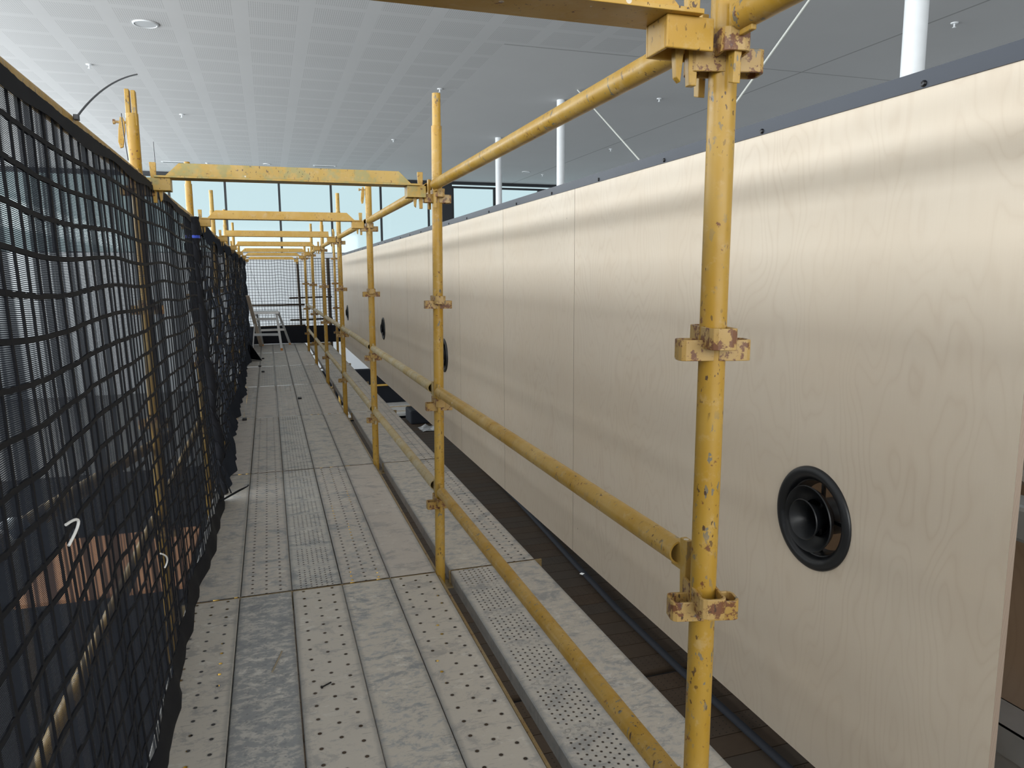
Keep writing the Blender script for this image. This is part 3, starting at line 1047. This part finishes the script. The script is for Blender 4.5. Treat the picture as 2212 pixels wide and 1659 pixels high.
def panel_mesh(w, z0, z1, hole=None):
    """sheet in the yz plane, front face at x=0, back at x=PT; optional round hole (y,z,r)"""
    mb = MB()
    if hole is None:
        mb.box(0, PT, 0, w, z0, z1)
        mb.mi = [1 if k != 4 else 0 for k in range(6)]
        return mb
    hy, hz, r = hole
    n = 48
    s_ = r * 1.6
    ring, sq = [], []
    for k in range(n):
        a = 2 * PI * k / n + PI / 4
        ring.append((hy + r * math.cos(a), hz + r * math.sin(a)))
        m = max(abs(math.cos(a)), abs(math.sin(a)))
        sq.append((hy + s_ * math.cos(a) / m, hz + s_ * math.sin(a) / m))
    for x, flip in ((0, True), (PT, False)):
        v = [(x, a, b) for a, b in ring] + [(x, a, b) for a, b in sq]
        fs = []
        for k in range(n):
            k2 = (k + 1) % n
            f_ = (k, k2, n + k2, n + k)
            fs.append(f_ if flip else f_[::-1])
        mb.add(v, fs)
        ya, yb, za, zb = hy - s_, hy + s_, hz - s_, hz + s_
        for (p, q, r_, t_) in ((0, w, z0, za), (0, w, zb, z1), (0, ya, za, zb), (yb, w, za, zb)):
            v = [(x, p, r_), (x, q, r_), (x, q, t_), (x, p, t_)]
            mb.add(v, [(3, 2, 1, 0) if flip else (0, 1, 2, 3)])
    v = [(0, a, b) for a, b in ring] + [(PT, a, b) for a, b in ring]
    mb.add(v, [(k, (k + 1) % n, n + (k + 1) % n, n + k) for k in range(n)], mi=1)
    v = [(x, y, z) for z in (z0, z1) for y in (0, w) for x in (0, PT)]
    mb.add(v, [(0, 2, 3, 1), (4, 5, 7, 6), (0, 1, 5, 4), (2, 6, 7, 3)], mi=1)
    return mb


def make_vent(y, label):
    e = empty('air_vent', (PX, y, VZ))
    tag(e, label, 'air vent', 'round black air vents in the plywood wall')
    R = .153
    prof = [(R, 0.0), (R, -.004), (R - .004, -.009), (R - .014, -.013), (R - .026, -.011), (R - .036, -.002), (R - .041, .012), (R - .046, .03), (R - .050, .05)]
    mb = MB().lathe(prof, 0, 64)
    mb.lathe([(R - .050, .05), (R - .054, .05), (R - .043, .01), (R - .032, .006), (R, 0.0)], 0, 64)
    mb.build('outer_ring', M_BLACK, e)
    MB().lathe([(.098, -.019), (.096, -.022), (.093, -.019), (.085, -.006), (.070, .008), (.054, .018), (.049, .036), (.052, .036), (.058, .021), (.074, .012), (.089, -.002), (.098, -.019)], 0, 56).build('middle_cone', M_BLACK, e)
    MB().lathe([(.060, -.034), (.058, -.037), (.055, -.034), (.045, -.016), (.033, .002), (.029, .014), (.029, .09), (.033, .09), (.033, .016), (.047, -.012), (.060, -.034)], 0, 48).build('inner_nozzle', M_BLACK, e)
    sp = MB()
    sp.box(.030, .038, -.005, .005, -.112, .112)
    sp.box(.030, .038, -.112, .112, -.005, .005)
    sp.build('spider_bracket', M_BLACK, e)
    MB().lathe([(.054, .012), (.054, .16), (.001, .16), (.001, .158), (.051, .157), (.051, .012)], 0, 36).build('duct_collar', M_BLACK, e)
    return e


pn = 0
vlab = ['round black air vent with nested cones in the nearest birch panel',
        'black air vent partly hidden behind the tall middle yellow post',
        'small black air vent right of the third yellow post',
        'farthest black air vent, beside the fourth yellow post']
plab = ['nearest', 'second', 'third', 'fourth', 'fifth', 'sixth', 'seventh', 'eighth', 'ninth', 'tenth', 'eleventh', 'twelfth', 'thirteenth']
for k in range(13):
    y0 = 1.112 + 1.2 * k
    hole = None
    if k in VENT_PANELS:
        hole = (.6 - .0015 + VENT_PANELS[k], VZ, .138)
    w = 1.1965
    o = panel_mesh(w, PZ0, PZ1, hole).build('plywood_panel', [M_BIRCH, M_EDGE])
    o.location = (PX, y0 + .0018, 0)
    tag(o, '%s tall birch plywood wall panel from the camera%s' % (plab[k], {0: ', with the large round vent', 4: ', behind the middle post, with a vent'}.get(k, '')),
        'wall panel', 'birch plywood wall panels')
    if hole:
        make_vent(y0 + .6 + VENT_PANELS[k], vlab[pn])
        pn += 1
cap = empty('metal_edge_strip', (PX, 1.10, 1.90))
tag(cap, 'long blue-grey steel angle strip screwed along the top of the plywood wall', 'edge strip')
L = 15.62
MB().prism([(-.0035, .002), (-.0005, .002), (-.0005, .040), (.080, .040), (.080, .043), (-.0035, .043)], 1, 0, L).build('angle', M_CAP, cap)
for k in range(26):
    y = .32 + .6 * k
    s_ = MB().lathe([(.001, -.010), (.005, -.0095), (.0075, -.006), (.008, -.0035)], 0, 14)
    q = s_.build('screw', M_SCREW, cap)
    q.location = (0, y, .012)
# framing behind the panels
b = MB().box(0, .09, 0, 15.6, 0, .002).box(0, .002, 0, 15.6, 0, .06).box(.088, .09, 0, 15.6, 0, .06)
# the track is seen beyond the panel's right edge
o = MB().box(0, .004, -.6, 1.4, 0, .075).box(0, .11, -.6, 1.4, .071, .075).box(.106, .11, -.6, 1.4, 0, .075).build('steel_track', M_GALV)
o.location = (1.66, 0.3, .30)
tag(o, 'galvanised steel track low behind the right end of the plywood wall', 'metal track')
o = MB().box(0, .004, -.6, 1.3, 0, .10).box(0, .06, -.6, 1.3, 0, .004).build('steel_channel', M_GALV)
o.location = (1.69, .3, .19)
tag(o, 'lower galvanised channel under the steel track at the right edge', 'metal channel')
o = MB().box(0, .018, -.9, 3.2, -.3, 1.30).build('inner_plywood_sheet', M_BROWNPLY)
o.location = (2.02, 0.0, 0)
tag(o, 'brown plywood sheet standing behind the wall, seen past its right edge and through the vent', 'plywood sheet')
o = MB().box(0, .10, -.7, .9, 0, .09).build('steel_stud', M_GALV, bevel=.012)
o.location = (1.66, .5, .84)
tag(o, 'rounded galvanised stud end halfway up behind the wall edge', 'metal stud')
mbf = MB()
rf = random.Random(2)
N, Mv = 30, 16
vs = []
for a in range(N):
    for c_ in range(Mv):
        vs.append((rf.uniform(-.018, .018), a * .05, c_ * .022 + rf.uniform(-.006, .006)))
mbf.add(vs, [(a * Mv + c_, (a + 1) * Mv + c_, (a + 1) * Mv + c_ + 1, a * Mv + c_ + 1) for a in range(N - 1) for c_ in range(Mv - 1)])
M_FOIL = plain('silver_foil', (0.75, 0.76, 0.78), 0.18, 0.95, 0.1, 8)
o = mbf.build('foil_insulation', M_FOIL)
o.location = (1.80, .25, .94)
tag(o, 'crumpled silver foil insulation at the right edge of the photo', 'insulation')

# ------------------------------------------------------------------ black debris netting
rn = random.Random(11)
PH = [(rn.uniform(6, 9), rn.uniform(0, 6.28)), (rn.uniform(14, 19), rn.uniform(0, 6.28)), (rn.uniform(27, 36), rn.uniform(0, 6.28)), (rn.uniform(48, 60), rn.uniform(0, 6.28))]


def net_top(y):
    if y < 5.1:
        return 1.850 + .006 * math.sin(y * 2.3)
    return 1.865 - .012 - .022 * abs(math.sin((y - 5.2) * 1.9)) + .03 * math.exp(-((y - 6.2) / .5) ** 2)


def net_pt(y, t, off=0.0):
    """t: 0 at the top, 1 at the floor"""
    far = y > 5.15
    xt = -.440
    xb = -.372 + .018 * math.sin(y * 1.35 + .4) + .012 * math.sin(y * 3.3) - .035 * max(0, min(1, (y - 6) / 4)) - .02 * max(0, 1 - abs(y - 2.3) / .8)
    x = xt + (xb - xt) * (t ** 1.3)
    amp = (.0015 + .012 * t) if not far else (.004 + .020 * min(1, t * 3))
    w = 0
    sh = .5 * math.sin(3.1 * t + y * 1.1)
    for n_, (f, p) in enumerate(PH):
        w += math.sin(f * y + p + sh * (1.0 + .6 * n_) + (1.7 * t if n_ % 2 else -.9 * t)) * (1.0, 0.8, 0.3, .08)[n_]
    x += amp * w * .5 + off
    if far:
        # slack folds stacked down the net
        x += .012 * math.sin(30 * t + 3 * math.sin(2.7 * y)) * min(1, 4 * t)
    yy = y + .022 * t * math.sin(2.1 * y + 3 * t) + .006 * math.sin(9 * t + 5 * y) + (.05 * t if not far else 0)
    zt = net_top(y)
    z = zt * (1 - t) + .004 + .005 * math.sin(5.3 * y + 7 * t) * min(1, 5 * t) * (1 - t) * 2
    # sag of the weft between hooks
    z -= .004 * (1 - t) * abs(math.sin(y * 2.4))
    return (max(-.4645, x) if t < .98 else x, yy, max(.003, z))


def net_section(y0, y1, cell, parent, cordw, nsub=2, cloth=True, seed=1):
    r_ = random.Random(seed)
    H = 1.86
    rows = int(round(H / cell))
    cols = int(round((y1 - y0) / cell))
    # cloth
    if cloth:
        cu, cv = cols * 3, rows * 2
        mb = MB()
        vs = []
        uv = []
        for i in range(cu + 1):
            y = y0 + (y1 - y0) * i / cu
            for j in range(cv + 1):
                t = j / cv
                vs.append(net_pt(y, t))
                uv.append((y, (1 - t) * H))
        fs = [(i * (cv + 1) + j, (i + 1) * (cv + 1) + j, (i + 1) * (cv + 1) + j + 1, i * (cv + 1) + j + 1) for i in range(cu) for j in range(cv)]
        mb.add(vs, fs, True)
        mb.uv = uv
        mb.build('shade_cloth', M_CLOTH, parent)
    mb = MB()
    # jitter of every cord
    for j in range(rows + 1):
        t = j / rows
        n = cols * nsub
        base = []
        wv = [r_.uniform(-.0012, .0012) for _ in range(n + 1)]
        w = cordw * (1.25 if j not in (0, rows) else 2.6)
        for i in range(n + 1):
            y = y0 + (y1 - y0) * i / n
            base.append(Vector(net_pt(y, t, .0015)) + Vector((0, 0, wv[i])))
        vs = []
        for p in base:
            vs += [p + Vector((.0022, 0, w / 2)), p + Vector((.0022, 0, -w / 2)), p + Vector((-.0022, 0, -w / 2)), p + Vector((-.0022, 0, w / 2))]
        fs = []
        for i in range(n):
            a, b_ = 4 * i, 4 * i + 4
            for k in range(4):
                k2 = (k + 1) % 4
                fs.append((a + k, b_ + k, b_ + k2, a + k2))
        mb.add(vs, fs)
    for i in range(cols + 1):
        y = y0 + (y1 - y0) * i / cols
        n = rows * nsub
        vs = []
        w = cordw * r_.choice((.75, 1.0, 1.0, 1.4))
        for j in range(n + 1):
            p = Vector(net_pt(y + r_.uniform(-.0012, .0012), j / n, .002))
            vs += [p + Vector((.0018, w / 2, 0)), p + Vector((.0018, -w / 2, 0)), p + Vector((-.0018, -w / 2, 0)), p + Vector((-.0018, w / 2, 0))]
        fs = []
        for j in range(n):
            a, b_ = 4 * j, 4 * j + 4
            for k in range(4):
                k2 = (k + 1) % 4
                fs.append((a + k, b_ + k, b_ + k2, a + k2))
        mb.add(vs, fs)
    return mb.build('net_cord', M_CORD, parent)


net = empty('debris_net', (0, 0, 0))
tag(net, 'sagging black debris netting hung along the left side, nearest length', 'netting', 'lengths of black debris netting')
net_section(-2.7, 5.08, .080, net, .0085, 4, True, 1)
hem = MB()
vs = []
n = 150
for i in range(n + 1):
    y = -2.7 + 7.78 * i / n
    for k, (t, o_) in enumerate(((0.0, .008), (.016 + .004 * math.sin(9 * y), .010))):
        vs.append(net_pt(y, t, o_))
hem.add(vs, [(2 * i, 2 * i + 2, 2 * i + 3, 2 * i + 1) for i in range(n)], True)
vs = []
for i in range(n + 1):
    y = -2.7 + 7.78 * i / n
    for t, o_ in ((.945 + .012 * math.sin(7 * y), .004), (.965, .014), (.985, .022), (1.0, .018)):
        vs.append(net_pt(y, t, o_))
M_HEM = plain('black_woven_hem', (0.012, 0.013, 0.017), 0.8, 0, 0.2, 30, 0.2)
hem.add(vs, [(4 * i + k, 4 * i + 4 + k, 4 * i + 5 + k, 4 * i + 1 + k) for i in range(n) for k in range(3)], True)
hem.build('hem', M_HEM, net)

net2 = empty('debris_net', (0, 0, 0))
tag(net2, 'bunched black debris netting along the left side beyond the rolled seam', 'netting', 'lengths of black debris netting')
net_section(5.36, 17.25, .078, net2, .011, 2, True, 2)
hem = MB()
vs = []
n = 300
for i in range(n + 1):
    y = 5.36 + 11.9 * i / n
    for t, o_ in ((0.0, .006), (.03, .014), (.055 + .02 * math.sin(4.2 * y), .016)):
        vs.append(net_pt(y, t, o_))
hem.add(vs, [(3 * i + k, 3 * i + 3 + k, 3 * i + 4 + k, 3 * i + 1 + k) for i in range(n) for k in range(2)], True)
vs = []
for i in range(n + 1):
    y = 5.36 + 11.9 * i / n
    for t, o_ in ((.88 + .03 * math.sin(3 * y), .002), (.92, .008), (.96, .02), (1.0, .03 + .012 * math.sin(13 * y))):
        vs.append(net_pt(y, t, o_))
hem.add(vs, [(4 * i + k, 4 * i + 4 + k, 4 * i + 5 + k, 4 * i + 1 + k) for i in range(n) for k in range(3)], True)
hem.build('hem', M_CLOTH, net2)


# rolled seam between the two lengths
pts, rad = [], []
for j in range(46):
    t = j / 45
    p = Vector(net_pt(5.22, t))
    pts.append(p + Vector((.006 * math.sin(31 * t), .012 * math.sin(17 * t) + .10 * t - .02, 0)))
    rad.append(.040 + .008 * math.sin(26 * t) + .005 * math.sin(61 * t) - .010 * (t > .9))
roll = empty('rolled_net_seam', (0, 0, 0))
tag(roll, 'thick rolled bundle of black netting running down to the deck, tied with blue tape', 'net roll')
mb = MB().path(pts, rad, 14)
mb.build('bundle', M_HEM, roll)
cords = MB()
for q in range(3):
    cp = []
    for j in range(90):
        t = j / 89
        a = 2 * PI * (t * 5 + q / 3)
        base = pts[min(45, int(t * 45))]
        cp.append(base + Vector((math.cos(a) * .046, math.sin(a) * .046, 0)))
    cords.path(cp, .005, 6)
cords.build('lashing_cord', M_CORD, roll)
tp = pts[3]
MB().lathe([(.044, -.009), (.0465, -.009), (.0465, .009), (.044, .009)], 2, 24, tuple(tp + Vector((0, 0, 0)))).build('blue_tape', M_BLUE, roll)
# loose corner of net lying on the deck
fl = MB()
fo = Vector((-.372, 5.12, .004))
G = 4
A, B = Vector((.17, .10, .06)), Vector((.02, -.26, .08))
for i in range(G + 1):
    p0 = fo + A * (i / G)
    fl.path([p0, p0 + B * (1 - .25 * i / G)], .0045, 6)
    q0 = fo + B * (i / G)
    fl.path([q0, q0 + A * (1 - .3 * i / G)], .0045, 6)
fl.build('loose_corner', M_CORD, roll)
ff = MB()
fo = Vector((-.36, 14.2, .004))
ff.add([fo, fo + Vector((.20, -.35, .0)), fo + Vector((.03, -.3, .28)), fo + Vector((-.02, .4, .25))], [(0, 1, 2), (0, 2, 3)])
ff.build('loose_corner', M_HEM, net2)

# back net closing the end of the walkway
bn = empty('back_net', (0, 0, 0))
tag(bn, 'flat black safety net with square meshes closing the far end of the walkway', 'netting')
BYN = 17.42


def back_pt(x, t):
    zt = 1.89 + .02 * math.exp(-((x - .26) / .12) ** 2) - .012 * math.sin(2.2 * x)
    return Vector((x, BYN + .05 * math.sin(x * 5.5 + 1) * (1 - .4 * t) - .05 * t, zt * (1 - t) + .004))


mb = MB()
cell = .0625
rows, cols = 30, 35
for j in range(rows + 1):
    mb.path([back_pt(-.52 + 2.19 * i / 70, j / rows) for i in range(71)], .0042 if j else .008, 5, flat=None)
for i in range(cols + 1):
    mb.path([back_pt(-.52 + 2.19 * i / cols, j / 15) for j in range(16)], .0042, 5)
mb.build('net_cord', M_CORD, bn)
mb = MB()
vs = []
for i in range(41):
    x = -.52 + 2.19 * i / 40
    for t in (.80, .88, 1.0):
        vs.append(back_pt(x, t) + Vector((0, -.01 - .05 * (t - .8) * math.sin(9 * x), 0)))
mb.add(vs, [(3 * i + k, 3 * i + 3 + k, 3 * i + 4 + k, 3 * i + 1 + k) for i in range(40) for k in range(2)], True)
M_DBL = plain('doubled_black_net', (0.012, 0.013, 0.018), 0.8, 0, 0.3, 60, .2)
mb.build('doubled_hem', M_DBL, bn)
o = MB().path([(-.37, 17.25, 1.77), (.08, 17.28, .17)], .011, 4, flat=(.03, .004)).build('black_strap', M_CORD)
tag(o, 'black strap hanging diagonally in front of the back net', 'strap')
M_DKPIPE = plain('dark_pipe', (0.06, 0.04, 0.022), 0.6)
for (p0, p1, r, lab) in (((-.5, 17.62, .85), (.78, 17.62, .85), .022, 'upper dark horizontal pipe behind the left part of the back net'),
                         ((-.5, 17.62, .36), (.78, 17.62, .38), .022, 'lower dark horizontal pipe behind the left part of the back net'),
                         ((.45, 17.72, 1.00), (1.40, 17.72, 1.02), .020, 'upper dark horizontal pipe behind the right part of the back net'),
                         ((.45, 17.72, .50), (1.40, 17.72, .52), .020, 'lower dark horizontal pipe behind the right part of the back net'),
                         ((.72, 17.66, -2), (.66, 17.66, 1.86), .030, 'dark upright post behind the back net, left of the yellow posts'),
                         ((1.36, 17.66, -2), (1.33, 17.66, 1.90), .036, 'dark upright post behind the back net, right of the yellow posts')):
    tag(MB().path([p0, p1], r, 14).build('dark_pipe', M_DKPIPE), lab, 'pipe', 'dark pipes behind the back net')

# cable ties on the netting
def tie(name, pts, r, mat, label, head=None):
    e = empty(name, pts[0])
    tag(e, label, 'cable tie', 'cable ties on the netting')
    P = [Vector(p) - Vector(pts[0]) for p in pts]
    MB().path(P, r, 8).build('strap', mat, e)
    if head:
        MB().box(-.006, .006, -.010, .010, -.007, .007).build('head', mat, e, .0015)
    return e


def bez(a, b, c, n=14):
    a, b, c = Vector(a), Vector(b), Vector(c)
    return [tuple(a * (1 - t) ** 2 + b * 2 * t * (1 - t) + c * t * t) for t in [i / n for i in range(n + 1)]]


tie('cable_tie', bez((-.455, 2.28, 1.893), (-.46, 2.72, 2.09), (-.455, 3.43, 2.283)), .0028, M_TIE, 'long black cable tie tail curving up from the net edge at the upper left', True)
tie('cable_tie', bez((-.46, 3.086, 1.90), (-.465, 3.06, 1.98), (-.465, 3.044, 2.056), 6), .0016, M_TIE, 'thin upright black tie tail left of the split post top')
tie('cable_tie', bez((-.44, 3.66, 1.93), (-.44, 3.65, 2.0), (-.44, 3.648, 2.06), 6), .0016, M_TIE, 'thin upright black tie tail just right of the split top post')
tie('cable_tie', bez((-.375, 1.50, 1.027), (-.35, 1.57, 1.035), (-.375, 1.505, .985), 10), .0028, M_WTIE, 'curled white tie end in the lower left netting')
tie('cable_tie', bez((-.36, 2.44, .625), (-.34, 2.52, .585), (-.36, 2.50, .555), 8), .0026, M_WTIE, 'small hooked white tie end low in the netting')

# ------------------------------------------------------------------ aluminium work platform at the far end
st = empty('step_platform', (-.08, 16.35, 0))
tag(st, 'folding aluminium work platform with orange feet standing at the far end of the deck', 'step platform')
legs = [((-.17, -.13, .73), (-.28, -.42, 0)), ((.19, -.13, .73), (.285, -.64, 0)), ((-.17, .16, .73), (-.10, .60, 0)), ((.19, .16, .73), (.47, .70, 0))]
legs = [((-.19, -.10, .75), (-.275, -.40, .02)), ((.22, -.12, .75), (.285, -.62, .02)), ((-.17, .22, .75), (-.09, .60, .02)), ((.26, .22, .75), (.48, .72, .02))]
for a, b_ in legs:
    q = MB().path([a, b_], .02, 4, flat=(.045, .022)).build('leg', M_ALU, st)
    fo = Vector(b_)
    MB().box(fo.x - .022, fo.x + .022, fo.y - .02, fo.y + .02, -.001, .045).build('rubber_foot', M_ORANGE, q, .004)
tp = MB()
for k in range(6):
    tp.box(-.23 + .0, .26, -.16 + .07 * k, -.16 + .07 * k + .055, .752, .775)
tp.box(-.24, .27, -.175, -.155, .72, .775)
tp.box(-.24, .27, .25, .27, .72, .775)
tp.build('top', M_ALU, st, .002)
for a, b_ in ((.62, .35), (.31, .0)):
    k = (.75 - a) / .73
    p = [Vector(legs[0][0]).lerp(Vector(legs[0][1]), k), Vector(legs[1][0]).lerp(Vector(legs[1][1]), k)]
    MB().path(p, .02, 4, flat=(.03, .05)).build('rung', M_ALU, st)
p = [Vector(legs[2][0]).lerp(Vector(legs[2][1]), .55), Vector(legs[3][0]).lerp(Vector(legs[3][1]), .55)]
MB().path(p, .02, 4, flat=(.03, .045)).build('rung', M_ALU, st)
MB().path([Vector(legs[1][0]).lerp(Vector(legs[1][1]), .35), Vector(legs[3][0]).lerp(Vector(legs[3][1]), .35)], .01, 4, flat=(.012, .02)).build('brace', M_ALU, st)
MB().path([Vector(legs[0][0]).lerp(Vector(legs[0][1]), .35), Vector(legs[2][0]).lerp(Vector(legs[2][1]), .35)], .01, 4, flat=(.012, .02)).build('brace', M_ALU, st)
o = MB().path([(-.20, 16.8, .01), (-.385, 15.4, 1.12)], .01, 4, flat=(.07, .02)).build('timber_batten', M_PINE)
tag(o, 'pale timber batten leaning against the netting beside the step platform', 'batten')

# small litter on the deck
def bit(name, p0, p1, r, mat, label, cat):
    o_ = MB().path([p0, p1], r, 8).build(name, mat)
    return tag(o_, label, cat)


e = empty('screw_nail', (.114, 2.59, .0045))
tag(e, 'black screw lying on the drilled plank in the middle of the nearest row', 'screw')
MB().path([(0, 0, 0), (.033, .022, 0)], .0028, 8).build('shank', M_NAIL, e)
MB().path([(0, 0, 0), (-.003, -.002, 0)], .0055, 10).build('head', M_NAIL, e)
bit('straw_piece', (-.058, 2.76, .003), (-.02, 2.91, .003), .003, M_TWIG, 'dry straw sliver on the dark dimpled plank', 'debris')
for (x, y, lab) in ((.302, 9.32, 'black nut sized block on the grooved plank in the fourth row'), (-.138, 12.2, 'black block nearest the camera of the three beside the platform'),
                    (-.194, 13.0, 'middle black block of the three near the platform'), (-.149, 14.2, 'farthest black block of the three near the platform'),
                    (-.30, 8.1, 'black block beside the netting in the third row')):
    o = MB().box(-.022, .022, -.04, .04, 0, .018).build('rubber_block', M_NAIL, None, .003)
    o.location = (x, y, 0)
    tag(o, lab, 'block', 'small black blocks lying on the deck')

# ------------------------------------------------------------------ below the walkway
proto = None
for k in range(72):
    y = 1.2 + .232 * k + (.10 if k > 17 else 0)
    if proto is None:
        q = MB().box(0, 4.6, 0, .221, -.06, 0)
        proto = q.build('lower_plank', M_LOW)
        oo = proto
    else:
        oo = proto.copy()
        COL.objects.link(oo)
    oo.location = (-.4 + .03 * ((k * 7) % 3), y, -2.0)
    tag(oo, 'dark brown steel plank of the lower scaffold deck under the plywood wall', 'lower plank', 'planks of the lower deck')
o = MB().path([(3.36, 2.0, -1.965), (3.31, 3.9, -1.965), (3.28, 5.3, -1.965), (3.29, 6.6, -1.965), (3.35, 7.8, -1.965), (3.42, 9.0, -1.965), (3.50, 10.5, -1.965), (3.62, 14.0, -1.965)], .032, 12).build('black_cable', M_DARKBAG)
tag(o, 'black cable running along the dark lower deck', 'cable')
o = MB().box(-.02, .02, -.02, .02, 0, .004).build('label_tag', M_WTIE)
o.location = (3.26, 7.45, -1.915)
o.rotation_euler.z = .6
tag(o, 'tiny white tag lying on the black cable', 'tag')
o = MB().box(0, .70, 0, .7, 0, .33).build('equipment_case', M_DARKBAG, None, .04)
o.location = (3.05, 17.1, -2.0)
tag(o, 'black case below the walkway, just left of the middle post', 'case')
rb = random.Random(5)
mb = MB()
vs = []
for a in range(10):
    for c_ in range(10):
        vs.append((a * .08 + rb.uniform(-.02, .02), c_ * .06, abs(rb.gauss(0, .05)) * math.sin(PI * a / 9)))
mb.add(vs, [(a * 10 + c_, (a + 1) * 10 + c_, (a + 1) * 10 + c_ + 1, a * 10 + c_ + 1) for a in range(9) for c_ in range(9)])
o = mb.build('plastic_sheet', M_PLASTIC)
o.location = (3.15, 16.2, -1.995)
tag(o, 'crumpled clear plastic sheet on the lower deck behind the middle post', 'plastic sheet')
for ya, yb, lab in ((18.62, 18.95, 'nearest pale steel plank crossing the far gap under the wall'), (19.08, 19.62, 'middle pale steel plank crossing the far gap under the wall'),
                    (19.85, 20.38, 'farthest pale steel plank crossing the far gap under the wall')):
    o = MB().box(1.2, 5.2, ya, yb, -2.06, -2.0).build('cross_plank', PL['solid'])
    tag(o, lab, 'plank', 'pale planks crossing the far gap')
for yy, z, lab in ((19.02, -2.03, 'nearer brown pipe between the pale cross planks under the wall'), (19.74, -2.03, 'farther brown pipe between the pale cross planks under the wall'),
                (20.40, -1.50, 'thin yellow pipe in front of the black shade panel under the wall')):
    o = MB().path([(1.2, yy, z), (5.2, yy, z)], .028, 12).build('cross_pipe', M_EDGEY if z < -2 else M_RAIL)
    tag(o, lab, 'pipe', 'pipes under the wall')
o = MB().box(0, 7.0, 0, .25, 0, 2.24).build('gap_shade_panel', M_DARKBAG, None, .03)  # added black box in place of the shade and mesh in the gap
o.location = (1.0, 20.5, FLOOR_Z)
tag(o, 'black panel standing for shade and black mesh in the gap far below the plywood wall', 'shade panel')

# things on the floor beyond the netting, seen dimly through it
def crate(loc, dims, mat, label, cat, rz=0.0, name='crate'):
    e = empty(name, loc, rz)
    tag(e, label, cat)
    dx, dy, dz = dims
    MB().box(0, dx, 0, dy, 0, dz).build('body', mat, e, .01)
    q = MB()
    q.box(-.02, dx + .02, -.02, dy + .02, dz, dz + .03)
    q.build('lid', mat, e, .005)
    return e


tb = empty('work_table', (-1.70, 8.75, FLOOR_Z))
tag(tb, 'tan topped work table glowing warm through the lower left netting', 'table')
MB().box(-.75, .75, -.95, .95, 1.66, 1.70).build('table_top', M_CARD, tb, .004)
for sx in (-.66, .66):
    for sy in (-.86, .86):
        MB().box(sx - .03, sx + .03, sy - .03, sy + .03, 0, 1.66).build('leg', M_DKPIPE, tb)
crate((-1.6, 3.4, FLOOR_Z), (.9, 1.2, 1.1), M_DARKBAG, 'dark case on the hall floor beyond the netting', 'case', 0, 'storage_case')
crate((-3.2, 3.0, FLOOR_Z), (1.2, 2.4, .9), M_GALV, 'grey metal cabinet on the hall floor beyond the netting', 'cabinet', .1, 'metal_cabinet')
